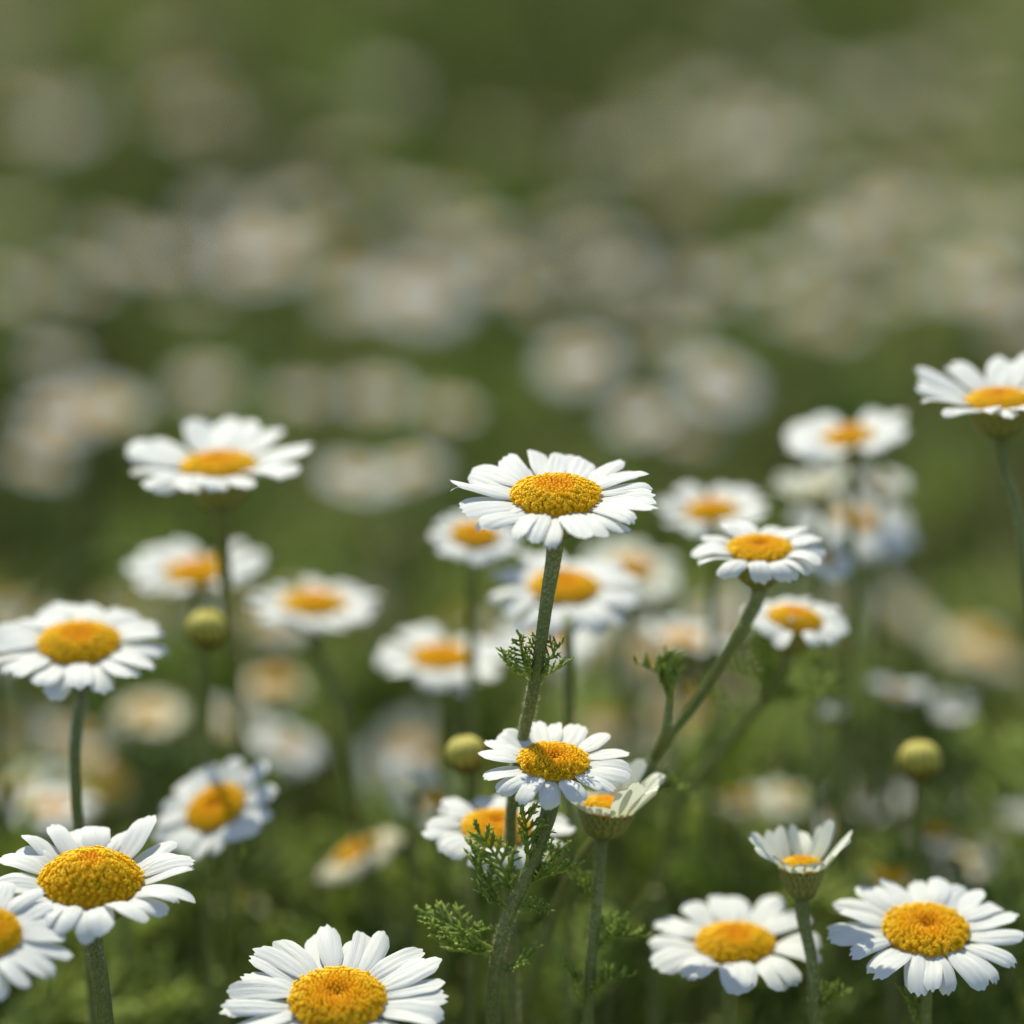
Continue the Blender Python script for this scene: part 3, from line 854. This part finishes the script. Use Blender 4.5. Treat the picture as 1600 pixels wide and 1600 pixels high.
# ------------------------------------------------------------------ daisies far back in the meadow
def corolla_mesh(N, e0, droop, seed, kind='petal'):
    """the ring of petals of a head that shows only as a pale spot; head radius 1, disc radius 0.42"""
    r_ = random.Random(seed)
    V, F, T, n = [], [], [], 0
    for k in range(N):
        az = (k + r_.uniform(-.25, .25)) / N * 2 * math.pi
        me = petal_mesh(0.62 * r_.uniform(.85, 1.05), 0.29 * 18 / N, 0.38, e0 + r_.uniform(-.12, .12), droop * r_.uniform(.5, 1.4), 1.5, r_.uniform(-.12, .12), 0, .1, .03, kind, 5, 7, r_.randrange(9 ** 6))
        c, s = math.cos(az), math.sin(az)
        v = np.empty(len(me.vertices) * 3)
        me.vertices.foreach_get('co', v)
        V.append(v.reshape(-1, 3) @ np.array(((c, s, 0), (-s, c, 0), (0, 0, 1.0))) + np.array((0, 0, -.04 + .02 * (k % 2))))
        a = np.empty(len(me.vertices))
        me.attributes['tint'].data.foreach_get('value', a)
        T.append(a)
        F.append(np.array([tuple(p.vertices) for p in me.polygons]) + n)
        n += len(a)
        bpy.data.meshes.remove(me)
    me = stuff_mesh('corolla', np.concatenate(V), np.concatenate(F), np.zeros((0, 3), int), np.concatenate(T), M[kind])
    me.uv_layers.new(name='UVMap')
    return me


COR = [corolla_mesh(18, .2, .4, 1), corolla_mesh(16, .35, .7, 2), corolla_mesh(20, .1, .3, 3), corolla_mesh(15, .5, 1.0, 4), corolla_mesh(15, .0, .9, 5, 'petal_old'), corolla_mesh(16, .6, .3, 6, 'petal_young')]
FAR = 'blurred daisies scattered far back in the meadow'


def far_daisy(pos, rad, label, tilt, roll, v, dsc=0, group=FAR):
    r_ = random.Random(int(pos.x * 1e5) + int(pos.y * 1e4))
    Mx, n = head_matrix(pos, tilt, roll)
    Rd = rad * r_.uniform(0.34, 0.44)
    base = pos - n * Rd * .78
    pts = stem_path(base, n, [], (r_.uniform(-.03, .03), r_.uniform(-.03, .03)), 9)
    rt = root('daisy', Vector(pts[-1]), label, 'daisy', group)
    link('stem', stem_mesh(pts, Rd * .25, max(.0009, Rd * .15), 0, 1, True), rt)
    Rz = Matrix.Rotation(r_.uniform(0, 6), 4, 'Z')
    link('calyx', CALYX_LOW, rt, Mx @ Matrix.Scale(Rd, 4))
    link('disc', DISC_LOW[dsc], rt, Mx @ Matrix.Scale(Rd, 4) @ Rz)
    link('corolla', COR[v], rt, Mx @ Matrix.Scale(rad, 4) @ Rz)
    return rt


far_label = 'white daisy far back in the meadow, blurred to a pale soft spot'
spots = [(905, 565, 1.0, 'blurred daisy alone above the central flower, widest pale spot there', 0.55), (1122, 598, 1.05, 'blurred daisy with peach disc halfway between the central and the right edge flower', 0.6),
         (655, 460, 1.35, 'brightest blurred daisy in the far rows, its disc a peach glow', 0.6),
         (560, 455, 1.0), (400, 400, 1.1), (250, 400, .9), (180, 385, .9), (500, 390, 1.0), (735, 380, 1.0), (25, 455, 1.0), (85, 560, .7), (95, 655, .95), (165, 640, 1.0), (320, 600, .8), (590, 620, .9),
         (640, 735, .9), (555, 745, .8), (60, 720, .8), (1290, 500, 1.1), (1240, 470, .9), (930, 395, 1.1), (965, 440, .8), (880, 360, .8), (1100, 440, .9), (1180, 430, .8), (1380, 340, 1.1), (1330, 300, .8),
         (1530, 440, 1.1), (1580, 350, 1.1), (1510, 350, .9), (1470, 440, .8), (1060, 300, .9), (1170, 215, 1.1), (1230, 230, .9), (950, 240, .9), (1010, 200, .8), (1100, 160, .8), (60, 190, 1.1), (110, 180, .8),
         (290, 160, 1.1), (330, 200, .9), (260, 90, .9), (540, 250, .9), (450, 330, .9), (340, 340, .8), (620, 330, .9), (700, 330, .9), (1400, 130, .9), (1330, 150, .9), (1500, 110, .9), (1570, 170, .8),
         (1470, 210, .8), (20, 60, .9), (600, 140, .8), (1180, 60, .8), (1290, 380, .9), (1440, 290, .8), (1590, 500, .9), (1390, 450, .8), (30, 350, .8), (1000, 650, .8), (1080, 680, .7), (470, 620, .7),
         (700, 640, .7), (790, 430, .8), (850, 470, .7), (1050, 520, .7), (120, 440, .8), (300, 460, .7)]
for k, sp in enumerate(spots):
    px, py, sc = sp[:3]
    h = 0.245 + random.uniform(-.012, .012)
    dd = level_depth(py, h)
    far_daisy(at(px, py, dd), 0.0112 * sc * (1.05 if py < 450 else 0.95), sp[3] if len(sp) > 3 else far_label, sp[4] if len(sp) > 3 else random.uniform(.22, .5), random.uniform(-.35, .35),
              random.choice((0, 1, 2, 2, 0, 3, 5, 2)) if len(sp) == 3 else 2, random.randrange(2), FAR)
for k in range(60):                    # more of them between, beside and beyond
    y = 1.15 + 3.0 * random.random() ** 1.1
    x = random.uniform(-1, 1) * (0.05 + 0.16 * y)
    if abs(x - 0.0) < 0.05 * y * 0.5 and y > 1.7:
        continue
    far_daisy(Vector((x, y, 0.230 + random.uniform(-.035, .02))), random.uniform(.007, .0125), far_label, random.uniform(.12, .5), random.uniform(-.35, .35), random.choice((0, 1, 2, 2, 0, 3, 4, 5)), random.randrange(2))
withered()
